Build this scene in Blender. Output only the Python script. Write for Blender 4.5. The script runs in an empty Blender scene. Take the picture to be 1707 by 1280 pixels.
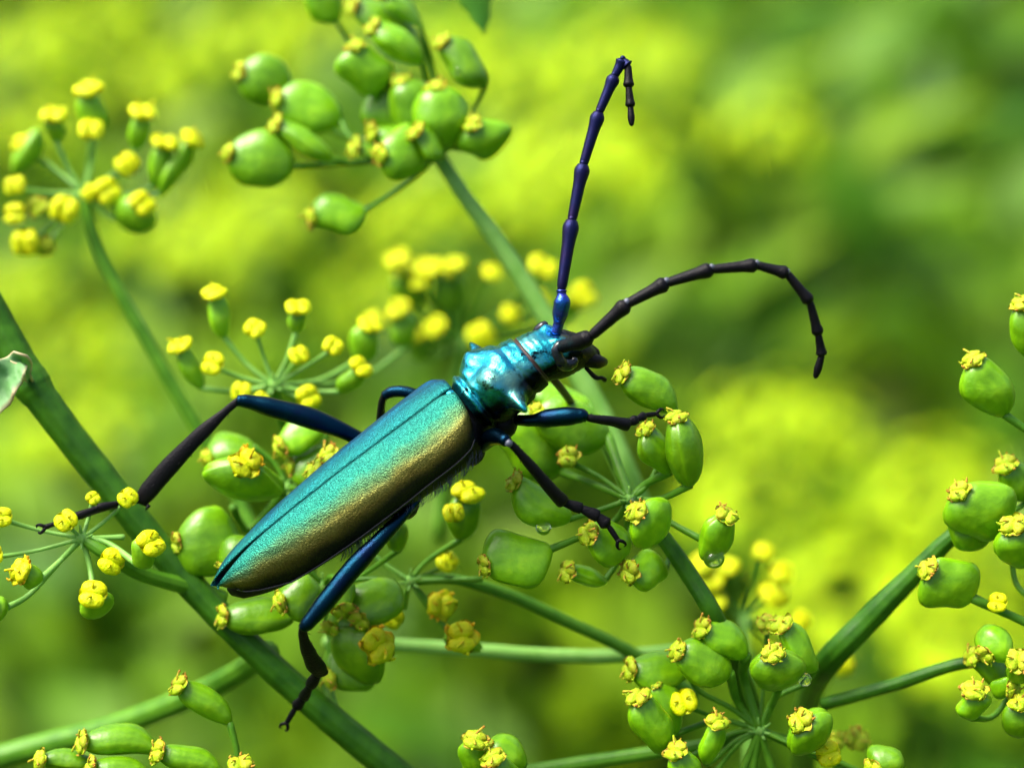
# Longhorn beetle on wild parsnip.  1 Blender unit = 1 cm (unit scale is set below).
import bpy, math, random
import numpy as np
from mathutils import Vector, Matrix

scene = bpy.context.scene
scene.unit_settings.system = 'METRIC'
scene.unit_settings.scale_length = 0.01
scene.unit_settings.length_unit = 'CENTIMETERS'
rnd = random.Random(11)
rng = np.random.default_rng(5)

# ------------------------------------------------------------------ camera
PITCH = math.radians(35)
D = 15.0                      # focus distance, cm
FRAME_W = 6.9                 # width of the picture at the focus distance, cm
S = FRAME_W / 1707.0          # cm per photo pixel at the focus distance
CR = Vector((1, 0, 0))
CF = Vector((0, math.cos(PITCH), -math.sin(PITCH)))
CU = Vector((0, math.sin(PITCH), math.cos(PITCH)))
FOCUS = Vector((0, 0, 85.0))  # the beetle sits 85 cm above the ground
CAM = FOCUS - CF * D
cam_d = bpy.data.cameras.new('camera')
cam = bpy.data.objects.new('camera', cam_d)
scene.collection.objects.link(cam)
cam.location = CAM
cam.rotation_euler = (math.pi / 2 - PITCH, 0, 0)
cam_d.sensor_width = 36
cam_d.lens = 36 * D / FRAME_W
cam_d.clip_start = 0.5
cam_d.clip_end = 20000
cam_d.dof.use_dof = True
cam_d.dof.focus_distance = D
APERTURE_R = 0.23             # lens opening radius, cm
cam_d.dof.aperture_fstop = cam_d.lens * 1e-3 / (2 * APERTURE_R)
scene.camera = cam

# ------------------------------------------------------------------ light
SUN_EL, SUN_AZ = math.radians(60), math.radians(-68)   # azimuth from +Y towards +X
w = bpy.data.worlds.new('World'); scene.world = w; w.use_nodes = True
wn = w.node_tree.nodes; wl = w.node_tree.links
sky = wn.new('ShaderNodeTexSky'); sky.sky_type = 'NISHITA'; sky.sun_disc = False
sky.sun_elevation = SUN_EL; sky.sun_rotation = SUN_AZ
sky.air_density = 0.7; sky.dust_density = 5.0; sky.ozone_density = 0.3
wl.new(sky.outputs[0], wn['Background'].inputs[0]); wn['Background'].inputs[1].default_value = 0.15
sd = bpy.data.lights.new('sun', 'SUN'); sd.energy = 2.7; sd.angle = math.radians(32); sd.color = (1.0, 0.97, 0.90)
so = bpy.data.objects.new('sun', sd); scene.collection.objects.link(so)
sdir = Vector((math.sin(SUN_AZ) * math.cos(SUN_EL), math.cos(SUN_AZ) * math.cos(SUN_EL), math.sin(SUN_EL)))
so.rotation_euler = sdir.to_track_quat('Z', 'Y').to_euler(); so.location = FOCUS + sdir * 100
scene.view_settings.view_transform = 'Standard'; scene.view_settings.look = 'None'
scene.view_settings.gamma = 1.0; scene.view_settings.use_curve_mapping = False
scene.view_settings.exposure = 1.22
scene.cycles.use_denoising = True
scene.cycles.max_bounces = 8

# ------------------------------------------------------------------ helpers
def P(px, py, dz=0.0):
    """photo pixel + distance beyond the focus plane (cm) -> world point"""
    d = D + dz
    return CAM + CF * d + CR * ((px - 853.5) * S * d / D) - CU * ((py - 640) * S * d / D)
def K(px, dz=0.0):
    """length in photo pixels at that distance -> cm"""
    return px * S * (D + dz) / D
WLOC = {}
def link(o, parent, wl_):
    scene.collection.objects.link(o)
    WLOC[o.name] = Vector(wl_)
    if parent is not None:
        o.parent = parent
        o.location = Vector(wl_) - WLOC[parent.name]
    else:
        o.location = wl_
    return o
def mesh(name, verts, faces, mats, smooth=True, attrs=None, midx=None):
    me = bpy.data.meshes.new(name)
    me.from_pydata([tuple(v) for v in verts], [], [tuple(f) for f in faces])
    for m in (mats if isinstance(mats, (list, tuple)) else [mats]): me.materials.append(m)
    if smooth: me.polygons.foreach_set('use_smooth', [True] * len(me.polygons))
    if midx is not None: me.polygons.foreach_set('material_index', list(midx))
    for an, vals in (attrs or {}).items():
        at = me.attributes.new(an, 'FLOAT', 'POINT'); at.data.foreach_set('value', [float(x) for x in vals])
    me.update()
    return me
def mk(name, verts, faces, mats, parent=None, smooth=True, attrs=None, midx=None, origin=None):
    verts = [Vector(v) for v in verts]
    if origin is None:
        origin = sum(verts, Vector()) / len(verts)
    me = mesh(name, [v - origin for v in verts], faces, mats, smooth, attrs, midx)
    return link(bpy.data.objects.new(name, me), parent, origin)
def empty(name, loc):
    o = bpy.data.objects.new(name, None); o.empty_display_size = 0.2
    return link(o, None, loc)
def tag(o, label=None, cat=None, group=None, kind=None):
    if label: o['label'] = label
    if cat: o['category'] = cat
    if group: o['group'] = group
    if kind: o['kind'] = kind
    return o
def crom(pts, vals, sub):
    """Catmull-Rom through pts (Vectors), values interpolated alongside"""
    if len(pts) < 3 or sub <= 1:
        if len(pts) == 2 and sub > 1:
            return ([pts[0].lerp(pts[1], i / sub) for i in range(sub + 1)], [vals[0] + (vals[1] - vals[0]) * i / sub for i in range(sub + 1)])
        return list(pts), list(vals)
    q = [pts[0] * 2 - pts[1]] + list(pts) + [pts[-1] * 2 - pts[-2]]
    op, ov = [], []
    for i in range(1, len(q) - 2):
        for s_ in range(sub):
            t = s_ / sub
            a, b, c, d = q[i - 1], q[i], q[i + 1], q[i + 2]
            op.append(0.5 * ((2 * b) + (c - a) * t + (2 * a - 5 * b + 4 * c - d) * t * t + (3 * b - a - 3 * c + d) * t ** 3))
            ts = t * t * (3 - 2 * t)
            ov.append(vals[i - 1] + (vals[i] - vals[i - 1]) * ts)
    op.append(pts[-1]); ov.append(vals[-1])
    return op, ov
class MB:
    """collects geometry for ONE mesh"""
    def __init__(s): s.v, s.f, s.m, s.a = [], [], [], []
    def add(s, v, f, mi=0, a=None):
        b = len(s.v); s.v += [Vector(x) for x in v]; s.f += [tuple(b + i for i in q) for q in f]
        s.m += [mi] * len(f); s.a += list(a) if a is not None else [0.0] * len(v)
    def tube(s, pts, rad, sub=1, n=12, mi=0, flat=None, a=0.0, wob=0.0, groove=0.0):
        pts, rad = crom([Vector(p) for p in pts], list(rad), sub)
        T = [((pts[min(i + 1, len(pts) - 1)] - pts[max(i - 1, 0)]).normalized()) for i in range(len(pts))]
        ref = flat[0] if flat else (CF if abs(T[0].dot(CF)) < 0.9 else CU)
        vs, fs = [], []
        nx = (ref - T[0] * ref.dot(T[0])).normalized()
        for i, p in enumerate(pts):
            nx = (nx - T[i] * nx.dot(T[i])).normalized(); ny = T[i].cross(nx)
            r1 = rad[i] * (flat[1] if flat else 1)
            for j in range(n):
                q = 2 * math.pi * j / n
                k = 1 + (wob * math.sin(i * 1.7 + (0 if groove else j * 2.1)) if wob else 0) + groove * math.sin(9 * q + .25 * math.sin(i * .3))
                vs.append(p + nx * (math.cos(q) * r1 * k) + ny * (math.sin(q) * rad[i] * k))
        m = len(pts)
        for i in range(m - 1):
            for j in range(n):
                fs.append((i * n + j, i * n + (j + 1) % n, (i + 1) * n + (j + 1) % n, (i + 1) * n + j))
        vs.append(pts[0] - T[0] * rad[0] * 0.4); vs.append(pts[-1] + T[-1] * rad[-1] * 0.4)
        for j in range(n):
            fs.append(((j + 1) % n, j, m * n)); fs.append(((m - 1) * n + j, (m - 1) * n + (j + 1) % n, m * n + 1))
        s.add(vs, fs, mi, [a] * len(vs))
    def ball(s, c, r, n=10, mi=0, a=0.0, axes=None, fn=None):
        vs, fs = [], []
        ax = axes or (Vector((1, 0, 0)), Vector((0, 1, 0)), Vector((0, 0, 1)))
        for i in range(1, n):
            th = math.pi * i / n
            for j in range(2 * n):
                ph = math.pi * j / n
                d = Vector((math.sin(th) * math.cos(ph), math.sin(th) * math.sin(ph), math.cos(th)))
                k = fn(d) if fn else 1.0
                vs.append(Vector(c) + (ax[0] * d.x * r[0] + ax[1] * d.y * r[1] + ax[2] * d.z * r[2]) * k)
        m = 2 * n
        for i in range(n - 2):
            for j in range(m):
                fs.append((i * m + j, (i + 1) * m + j, (i + 1) * m + (j + 1) % m, i * m + (j + 1) % m))
        vs.append(Vector(c) + ax[2] * r[2] * (fn(Vector((0, 0, 1))) if fn else 1)); vs.append(Vector(c) - ax[2] * r[2] * (fn(Vector((0, 0, -1))) if fn else 1))
        t, b = len(vs) - 2, len(vs) - 1
        for j in range(m):
            fs.append((t, j, (j + 1) % m)); fs.append((b, (n - 2) * m + (j + 1) % m, (n - 2) * m + j))
        s.add(vs, fs, mi, [a] * len(vs))
    def build(s, name, mats, parent=None, smooth=True, aname='val', origin=None):
        return mk(name, s.v, s.f, mats, parent, smooth, {aname: s.a}, s.m, origin)
    def data(s, name, mats, smooth=True, aname='val'):
        return mesh(name, s.v, s.f, mats, smooth, {aname: s.a}, s.m)

# ------------------------------------------------------------------ materials
def nodes(name):
    m = bpy.data.materials.new(name); m.use_nodes = True
    nt = m.node_tree; b = nt.nodes['Principled BSDF']
    return m, nt, b
def N(nt, t, **kw):
    n = nt.nodes.new(t)
    for k, v in kw.items():
        if k in n.inputs: n.inputs[k].default_value = v
        else: setattr(n, k, v)
    return n
def ramp(nt, stops):
    r = nt.nodes.new('ShaderNodeValToRGB'); e = r.color_ramp.elements
    while len(e) > 1: e.remove(e[-1])
    e[0].position, e[0].color = stops[0][0], (*stops[0][1], 1)
    for p, c in stops[1:]:
        x = e.new(p); x.color = (*c, 1)
    return r
def mixc(nt, a, b, fac):
    m = nt.nodes.new('ShaderNodeMix'); m.data_type = 'RGBA'
    for sock, v in ((6, a), (7, b), (0, fac)):
        if hasattr(v, 'is_linked') or hasattr(v, 'links'): nt.links.new(v, m.inputs[sock])
        elif sock == 0: m.inputs[0].default_value = v
        else: m.inputs[sock].default_value = (*v, 1)
    return m.outputs[2]
def objco(nt):
    return nt.nodes.new('ShaderNodeTexCoord').outputs['Object']
def noise(nt, scale, detail=3.0, co=None, rough=0.55):
    n = N(nt, 'ShaderNodeTexNoise', Scale=scale, Detail=detail, Roughness=rough)
    if co is not None: nt.links.new(co, n.inputs['Vector'])
    return n.outputs['Fac']
def bump(nt, b, h, strength, dist):
    bp = N(nt, 'ShaderNodeBump', Strength=strength, Distance=dist)
    nt.links.new(h, bp.inputs['Height']); nt.links.new(bp.outputs[0], b.inputs['Normal'])
    return bp

def mat_fruit(name, c1, c2, c3, rough=0.36, sss=0.25):
    m, nt, b = nodes(name); co = objco(nt)
    inf = nt.nodes.new('ShaderNodeObjectInfo')
    r1 = ramp(nt, [(0.3, c1), (0.55, c2), (0.75, c3)]); mxn = N(nt, 'ShaderNodeMath', operation='MULTIPLY_ADD'); nt.links.new(noise(nt, 17.0, 6, co, .65), mxn.inputs[0]); mxn.inputs[1].default_value = 0.28
    sbn = N(nt, 'ShaderNodeMath', operation='MULTIPLY_ADD'); nt.links.new(noise(nt, 5.0, 4, co), sbn.inputs[0]); sbn.inputs[1].default_value = 0.9; sbn.inputs[2].default_value = -0.07
    nt.links.new(sbn.outputs[0], mxn.inputs[2]); nt.links.new(mxn.outputs[0], r1.inputs[0])
    at = N(nt, 'ShaderNodeAttribute', attribute_name='val')
    pale = mixc(nt, r1.outputs[0], tuple(min(1, x * 1.3) for x in c3), at.outputs['Fac'])
    hs = N(nt, 'ShaderNodeHueSaturation')
    mr = N(nt, 'ShaderNodeMapRange'); mr.inputs[3].default_value = 0.75; mr.inputs[4].default_value = 1.2
    nt.links.new(inf.outputs['Random'], mr.inputs[0]); nt.links.new(mr.outputs[0], hs.inputs['Value']); nt.links.new(pale, hs.inputs['Color'])
    nt.links.new(hs.outputs[0], b.inputs['Base Color'])
    b.inputs['Roughness'].default_value = rough; b.inputs['Specular IOR Level'].default_value = 0.38
    b.inputs['Subsurface Weight'].default_value = sss
    b.inputs['Subsurface Radius'].default_value = (0.6, 1.0, 0.2); b.inputs['Subsurface Scale'].default_value = 0.06
    b.inputs['Coat Weight'].default_value = 0.12; b.inputs['Coat Roughness'].default_value = 0.3
    bump(nt, b, noise(nt, 13, 4, co), 0.4, 0.02)
    return m
M = {}
M['fruit'] = mat_fruit('green_fruit_skin', (0.075, 0.23, 0.001), (0.135, 0.34, 0.0015), (0.22, 0.45, 0.003), rough=.33)
M['young'] = mat_fruit('young_fruit_skin', (0.11, 0.30, 0.002), (0.17, 0.40, 0.003), (0.25, 0.49, 0.005), rough=.44)
def mat_stem(name, c1, c2, scale=6):
    m, nt, b = nodes(name); co = objco(nt)
    mp = N(nt, 'ShaderNodeMapping'); mp.inputs['Scale'].default_value = (1, 1, 1); nt.links.new(co, mp.inputs[0])
    r1 = ramp(nt, [(0.35, c1), (0.7, c2)]); nt.links.new(noise(nt, scale, 5, mp.outputs[0]), r1.inputs[0])
    nt.links.new(r1.outputs[0], b.inputs['Base Color']); b.inputs['Roughness'].default_value = 0.45; b.inputs['Specular IOR Level'].default_value = 0.25
    b.inputs['Subsurface Weight'].default_value = 0.1; b.inputs['Subsurface Scale'].default_value = 0.05
    bump(nt, b, noise(nt, 60, 2, co), 0.25, 0.008)
    return m
M['stem'] = mat_stem('stem_skin', (0.016, 0.08, 0.002), (0.045, 0.16, 0.004))
M['ray'] = mat_stem('ray_skin', (0.05, 0.17, 0.006), (0.10, 0.27, 0.012))
M['pale_ray'] = mat_stem('pale_ray_skin', (0.15, 0.36, 0.05), (0.22, 0.45, 0.09))
def mat_crown(name, c1, c2, rust, rustc):
    m, nt, b = nodes(name); co = objco(nt)
    r1 = ramp(nt, [(0.35, c1), (0.7, c2)]); nt.links.new(noise(nt, 2.2, 3, co), r1.inputs[0])
    at = N(nt, 'ShaderNodeAttribute', attribute_name='val')
    mul = N(nt, 'ShaderNodeMath', operation='MULTIPLY'); nt.links.new(at.outputs['Fac'], mul.inputs[0])
    r2 = ramp(nt, [(0.42, (0, 0, 0)), (0.6, (1, 1, 1))]); nt.links.new(noise(nt, 1.6, 3, co), r2.inputs[0])
    ad = N(nt, 'ShaderNodeMath', operation='MULTIPLY_ADD'); nt.links.new(r2.outputs[0], ad.inputs[0]); ad.inputs[1].default_value = rust; ad.inputs[2].default_value = 0.12 * rust
    nt.links.new(ad.outputs[0], mul.inputs[1])
    nt.links.new(mixc(nt, r1.outputs[0], rustc, mul.outputs[0]), b.inputs['Base Color'])
    b.inputs['Roughness'].default_value = 0.45; b.inputs['Specular IOR Level'].default_value = 0.18
    b.inputs['Subsurface Weight'].default_value = 0.15; b.inputs['Subsurface Scale'].default_value = 0.05
    bump(nt, b, noise(nt, 9, 2, co), 0.3, 0.05)
    return m
M['dry_crown'] = mat_crown('dry_crown_yellow', (0.29, 0.47, 0.006), (0.44, 0.57, 0.02), 0.6, (0.48, 0.08, 0.04))
M['fresh_crown'] = mat_crown('fresh_crown_yellow', (0.50, 0.61, 0.001), (0.66, 0.69, 0.001), 0.8, (0.7, 0.26, 0.005))
M['wither_crown'] = mat_crown('withering_crown_yellow', (0.45, 0.56, 0.003), (0.60, 0.64, 0.005), 0.6, (0.62, 0.20, 0.006))
M['far_yellow'] = mat_crown('meadow_floret_yellow', (0.36, 0.55, 0.001), (0.48, 0.64, 0.001), 0.0, (0.6, 0.3, 0.02))

# beetle
def mat_elytra():
    m, nt, b = nodes('elytra_cuticle'); co = objco(nt)
    at = N(nt, 'ShaderNodeAttribute', attribute_name='val')      # -1 left margin .. 0 suture .. +1 right margin
    mr = N(nt, 'ShaderNodeMapRange'); mr.inputs[1].default_value = -1; mr.inputs[2].default_value = 1
    nt.links.new(at.outputs['Fac'], mr.inputs[0])
    nz = N(nt, 'ShaderNodeMath', operation='MULTIPLY_ADD'); nt.links.new(noise(nt, 5, 4, co), nz.inputs[0]); nz.inputs[1].default_value = 0.15
    nt.links.new(mr.outputs[0], nz.inputs[2])
    sub = N(nt, 'ShaderNodeMath', operation='SUBTRACT'); nt.links.new(nz.outputs[0], sub.inputs[0]); sub.inputs[1].default_value = 0.05
    r = ramp(nt, [(0.0, (0.006, 0.05, 0.2)), (0.3, (0.008, 0.10, 0.22)), (0.47, (0.010, 0.175, 0.18)), (0.63, (0.022, 0.225, 0.155)), (0.72, (0.09, 0.21, 0.08)), (0.795, (0.23, 0.225, 0.05)), (0.87, (0.15, 0.12, 0.022)), (0.94, (0.03, 0.03, 0.015)), (1.0, (0.015, 0.02, 0.015))])  # view-angle iridescence fixed into the colour; dark flank stands for a dark reflection
    nt.links.new(sub.outputs[0], r.inputs[0])
    vo = N(nt, 'ShaderNodeTexVoronoi', Scale=105.0); nt.links.new(co, vo.inputs['Vector'])
    n2 = noise(nt, 110, 2, co)
    mx = N(nt, 'ShaderNodeMath', operation='MULTIPLY_ADD'); nt.links.new(vo.outputs['Distance'], mx.inputs[0]); mx.inputs[1].default_value = -0.9
    nt.links.new(n2, mx.inputs[2])
    dk = ramp(nt, [(0.0, (0.55, 0.55, 0.55)), (0.45, (1, 1, 1))]); nt.links.new(mx.outputs[0], dk.inputs[0])
    mm = nt.nodes.new('ShaderNodeMix'); mm.data_type = 'RGBA'; mm.blend_type = 'MULTIPLY'; mm.inputs[0].default_value = 0.6
    nt.links.new(r.outputs[0], mm.inputs[6]); nt.links.new(dk.outputs[0], mm.inputs[7])
    nt.links.new(mm.outputs[2], b.inputs['Base Color'])
    b.inputs['Metallic'].default_value = 0.9; b.inputs['Roughness'].default_value = 0.45
    bump(nt, b, mx.outputs[0], 0.55, 0.009)
    return m
M['elytra'] = mat_elytra()
def mat_cuticle(name, c1, c2, c3, rough, metal, bscale, bstr, bdist, nscale=4, spec=.5):
    m, nt, b = nodes(name); co = objco(nt)
    r = ramp(nt, [(0.3, c1), (0.5, c2), (0.72, c3)]); nt.links.new(noise(nt, nscale, 3, co), r.inputs[0])
    nt.links.new(r.outputs[0], b.inputs['Base Color'])
    b.inputs['Specular IOR Level'].default_value = spec; b.inputs['Metallic'].default_value = metal; b.inputs['Roughness'].default_value = rough
    bump(nt, b, noise(nt, bscale, 3, co), bstr, bdist)
    return m
M['pronotum'] = mat_cuticle('pronotum_cuticle', (0.02, 0.24, 0.42), (0.025, 0.38, 0.42), (0.26, 0.50, 0.30), 0.2, 0.95, 7, 0.3, 0.05, 3)
_nt = M['pronotum'].node_tree; _b = _nt.nodes['Principled BSDF']; _src = _b.inputs['Base Color'].links[0].from_socket
_n2 = noise(_nt, 38, 4, objco(_nt)); _bp = _b.inputs['Normal'].links[0].from_node       # fine wrinkles over the large bumps
_b2 = N(_nt, 'ShaderNodeBump', Strength=0.35, Distance=0.012); _nt.links.new(_n2, _b2.inputs['Height']); _nt.links.new(_bp.outputs[0], _b2.inputs['Normal']); _nt.links.new(_b2.outputs[0], _b.inputs['Normal'])
_at = N(_nt, 'ShaderNodeAttribute', attribute_name='val')                    # 0 teal back .. 1 flank blackened in colour for dark reflections
_pr = ramp(_nt, [(0.36, (1, 1, 1)), (0.45, (0, 0, 0))]); _nt.links.new(noise(_nt, 8, 5, objco(_nt), .7), _pr.inputs[0])   # black patches painted in for dark reflections among the wrinkles
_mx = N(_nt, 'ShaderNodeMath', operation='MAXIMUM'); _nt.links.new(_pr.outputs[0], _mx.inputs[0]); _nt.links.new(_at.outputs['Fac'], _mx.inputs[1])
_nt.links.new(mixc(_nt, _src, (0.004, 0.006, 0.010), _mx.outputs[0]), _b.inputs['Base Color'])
M['blueleg'] = mat_cuticle('blue_leg_cuticle', (0.002, 0.016, 0.036), (0.0015, 0.024, 0.045), (0.005, 0.010, 0.042), 0.21, 0.95, 120, 0.35, 0.01)
M['scape'] = mat_cuticle('scape_cuticle', (0.01, 0.12, 0.36), (0.03, 0.07, 0.36), (0.07, 0.03, 0.3), 0.25, 0.9, 60, 0.4, 0.01, 6)
M['violet'] = mat_cuticle('antenna_violet_cuticle', (0.010, 0.006, 0.04), (0.007, 0.010, 0.06), (0.022, 0.008, 0.05), 0.36, 0.8, 150, 0.4, 0.008)
M['black'] = mat_cuticle('black_cuticle', (0.0015, 0.0015, 0.003), (0.003, 0.0025, 0.004), (0.005, 0.004, 0.005), 0.42, 0.0, 90, 0.5, 0.01, spec=.15)
M['brown'] = mat_cuticle('brown_cuticle', (0.025, 0.011, 0.008), (0.04, 0.018, 0.014), (0.02, 0.009, 0.008), 0.4, 0.0, 90, 0.4, 0.01)
M['grey'] = mat_cuticle('joint_membrane', (0.06, 0.07, 0.10), (0.1, 0.11, 0.15), (0.15, 0.15, 0.18), 0.4, 0.2, 60, 0.2, 0.01)
M['eye'] = mat_cuticle('eye_lens', (0.004, 0.005, 0.008), (0.006, 0.008, 0.012), (0.01, 0.01, 0.014), 0.12, 0.0, 130, 0.12, 0.004)
mw, nt, b = nodes('water')
b.inputs['Base Color'].default_value = (1, 1, 1, 1); b.inputs['Transmission Weight'].default_value = 1; b.inputs['IOR'].default_value = 1.333; b.inputs['Roughness'].default_value = 0.0
M['water'] = mw
def mat_leaf(name, c1, c2, c3, scale=0.25, trans=0.35, rough=0.45):
    m, nt, b = nodes(name)
    co = nt.nodes.new('ShaderNodeNewGeometry')
    r = ramp(nt, [(0.25, c1), (0.5, c2), (0.75, c3)])
    at = N(nt, 'ShaderNodeAttribute', attribute_name='val')
    ad = N(nt, 'ShaderNodeMath', operation='MULTIPLY_ADD'); nt.links.new(at.outputs['Fac'], ad.inputs[0]); ad.inputs[1].default_value = 0.45
    nt.links.new(noise(nt, scale, 3, co.outputs['Position']), ad.inputs[2])
    sb = N(nt, 'ShaderNodeMath', operation='SUBTRACT'); nt.links.new(ad.outputs[0], sb.inputs[0]); sb.inputs[1].default_value = 0.22
    nt.links.new(sb.outputs[0], r.inputs[0])
    nt.links.new(r.outputs[0], b.inputs['Base Color']); b.inputs['Roughness'].default_value = rough; b.inputs['Specular IOR Level'].default_value = 0.2
    tr = nt.nodes.new('ShaderNodeBsdfTranslucent'); nt.links.new(r.outputs[0], tr.inputs[0])
    ms = nt.nodes.new('ShaderNodeMixShader'); ms.inputs[0].default_value = trans
    out = nt.nodes['Material Output']
    nt.links.new(b.outputs[0], ms.inputs[1]); nt.links.new(tr.outputs[0], ms.inputs[2]); nt.links.new(ms.outputs[0], out.inputs[0])
    return m
M['leaf'] = mat_leaf('undergrowth_leaf', (0.035, 0.13, 0.002), (0.11, 0.26, 0.003), (0.21, 0.36, 0.004), 0.05)
M['green_leaf'] = mat_leaf('parsnip_leaf', (0.05, 0.2, 0.015), (0.09, 0.27, 0.02), (0.12, 0.32, 0.03), 2.0)
M['curl'] = mat_leaf('withered_leaf', (0.17, 0.40, 0.13), (0.28, 0.5, 0.22), (0.6, 0.5, 0.28), 1.5)
mg, nt, b = nodes('soil_and_moss')
co = nt.nodes.new('ShaderNodeNewGeometry')
r = ramp(nt, [(0.3, (0.05, 0.05, 0.015)), (0.5, (0.08, 0.11, 0.015)), (0.7, (0.10, 0.16, 0.02))]); nt.links.new(noise(nt, 0.06, 6, co.outputs['Position']), r.inputs[0])
nt.links.new(r.outputs[0], b.inputs['Base Color']); b.inputs['Roughness'].default_value = 0.9
M['ground'] = mg

# ------------------------------------------------------------------ setting
G = 6000
g = mk('ground', [(-G, -G, 0), (G, -G, 0), (G, G, 0), (-G, G, 0)], [(0, 1, 2, 3)], M['ground'], smooth=False)
tag(g, 'mossy green meadow soil under the plants', 'ground', kind='structure')

def undergrowth():
    """leaf and grass mass of the meadow, canopy about 40 cm high; taller screen added out of view"""
    n = 26000
    x = rng.uniform(-130, 130, n); y = rng.uniform(-90, 190, n)
    keep = (np.abs(x) > 22) | (y > 24) | (y < -40)
    x, y = x[keep], y[keep]; n = len(x)
    z = rng.uniform(0.05, 1, n) ** 0.7 * (34 + 7 * np.sin(x * 0.09 + 1) * np.cos(y * 0.07))
    behind = np.clip((-y - 32) / 30, 0, 1) + np.clip((np.abs(x) - 60) / 40, 0, 1) * (y < 20)
    z *= 1 + 2.6 * np.clip(behind, 0, 1)                      # unseen taller growth added behind the camera to darken reflections
    L = rng.uniform(3.5, 9, n) * (1 + .6 * np.clip(behind, 0, 1)); Wd = L * rng.uniform(0.16, 0.34, n)
    az = rng.uniform(0, 2 * np.pi, n); el = rng.uniform(-0.4, 0.9, n)
    d = np.stack([np.cos(az) * np.cos(el), np.sin(az) * np.cos(el), np.sin(el)], 1)
    side = np.stack([-np.sin(az), np.cos(az), rng.uniform(-0.4, 0.4, n)], 1); side /= np.linalg.norm(side, axis=1)[:, None]
    up = np.cross(d, side)
    p = np.stack([x, y, z], 1)
    v0 = p; v1 = p + d * (L * .35)[:, None] + side * Wd[:, None] + up * (L * .1)[:, None]
    v2 = p + d * L[:, None] - up * (L * .12)[:, None]; v3 = p + d * (L * .35)[:, None] - side * Wd[:, None] + up * (L * .1)[:, None]
    vm = p + d * (L * .4)[:, None]
    V = np.stack([v0, v1, v2, v3, vm], 1).reshape(-1, 3)
    b = np.arange(n) * 5
    F = np.concatenate([np.stack([b, b + 4, b + 1], 1), np.stack([b + 1, b + 4, b + 2], 1), np.stack([b + 4, b, b + 3], 1), np.stack([b + 2, b + 4, b + 3], 1)])
    a = np.repeat(rng.uniform(0, 1, n), 5)
    o = mk('undergrowth', V.tolist(), F.tolist(), M['leaf'], attrs={'val': a}, origin=Vector((0, 0, 0)))
    tag(o, 'blurred mass of green leaves and grass in the meadow, taller screen added behind the camera', 'undergrowth', kind='stuff')
undergrowth()

# yellow umbels of the meadow behind
def umbellet_mesh(seed):
    r = random.Random(seed); mb = MB()
    for i in range(16):
        t = i / 16; rr = 0.62 * math.sqrt(t); q = i * 2.4
        c = Vector((math.cos(q) * rr, math.sin(q) * rr, 0.45 - 0.35 * rr * rr + r.uniform(-.05, .05)))
        mb.tube([Vector((0, 0, 0)), c], [0.025, 0.02], n=4, mi=1)
        mb.ball(c, (0.24, 0.24, 0.13), n=4)
    return mb.data('umbellet', [M['far_yellow'], M['ray']])
UMB = [umbellet_mesh(i) for i in range(3)]
def far_umbel(pos, rad, label, group, nray=13):
    top = Vector(pos); base = Vector((top.x + rnd.uniform(-3, 3), top.y + rnd.uniform(-3, 3), 0))
    hub = top - Vector((0, 0, rad * 0.75))
    e = tag(empty('meadow_umbel', base), label, 'umbel', group)
    mb = MB(); mb.tube([base, base.lerp(hub, .5) + Vector((.6, .3, 0)), hub], [0.32, 0.26, 0.17], sub=5, n=8); mb.build('stem', M['stem'], e)
    rays = MB(); heads = []
    for i in range(nray):
        t = (i + 0.5) / nray; rr = rad * math.sqrt(t); q = i * 2.4 + rnd.uniform(-.2, .2)
        c = top + Vector((math.cos(q) * rr, math.sin(q) * rr, -0.12 * rr * rr / rad + rnd.uniform(-.15, .15)))
        mb = MB(); mb.tube([hub, hub.lerp(c, .6) - Vector((0, 0, .15)), c], [0.07, 0.06, 0.05], sub=3, n=5); mb.build('ray', M['ray'], e)
        o = bpy.data.objects.new('umbellet', UMB[i % 3]); link(o, e, c)
        d = (c - hub).normalized(); o.rotation_euler = d.to_track_quat('Z', 'Y').to_euler(); o.scale = (rad / 3.2,) * 3
    return e
def at_height(px, py, z):
    """where the ray through that pixel meets the horizontal level z of the flower tops"""
    d = (P(px, py, 0) - CAM).normalized()
    return CAM + d * ((z - CAM.z) / d.z)
FAR = [(330, 385, 57, 2.6), (450, 335, 52, 2.6), (250, 120, 50, 3.0), (60, 60, 52, 3.0), (430, 60, 49, 3.2),
       (1000, 235, 54, 3.6), (880, 120, 50, 3.0), (1060, 80, 47, 3.4), (1290, 205, 52, 2.2),
       (1290, 810, 55, 2.5), (1285, 690, 58, 1.7), (1370, 700, 53, 1.6), (1560, 800, 56, 2.2), (1450, 970, 55, 2.8), (1620, 890, 52, 2.2), (1640, 1060, 56, 2.0),
       (700, 345, 55, 2.0), (560, 20, 50, 2.4), (130, 560, 48, 2.4), (140, 700, 52, 2.2), (640, 480, 48, 2.4), (760, 60, 48, 2.6), (60, 200, 52, 2.2),
       (180, 20, 46, 3.0), (880, 330, 46, 2.4), (30, 470, 50, 2.0),
       (980, 560, 44, 2.0)]
for px, py, z, rad in FAR:
    where = ('beyond the stout forked stem' if px > 1130 and py > 560 else 'beyond the beetle\'s antennae' if px > 860 else
             'beyond the top umbel of big round seeds' if px > 330 and py < 420 else 'beyond the umbel of slim young seeds' if py < 330 else 'beyond the thick stem and hind leg')
    far_umbel(at_height(px, py, z), rad, 'blurred bright yellow flowering umbel in the meadow ' + where, 'yellow umbels in the meadow ' + where)

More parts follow.
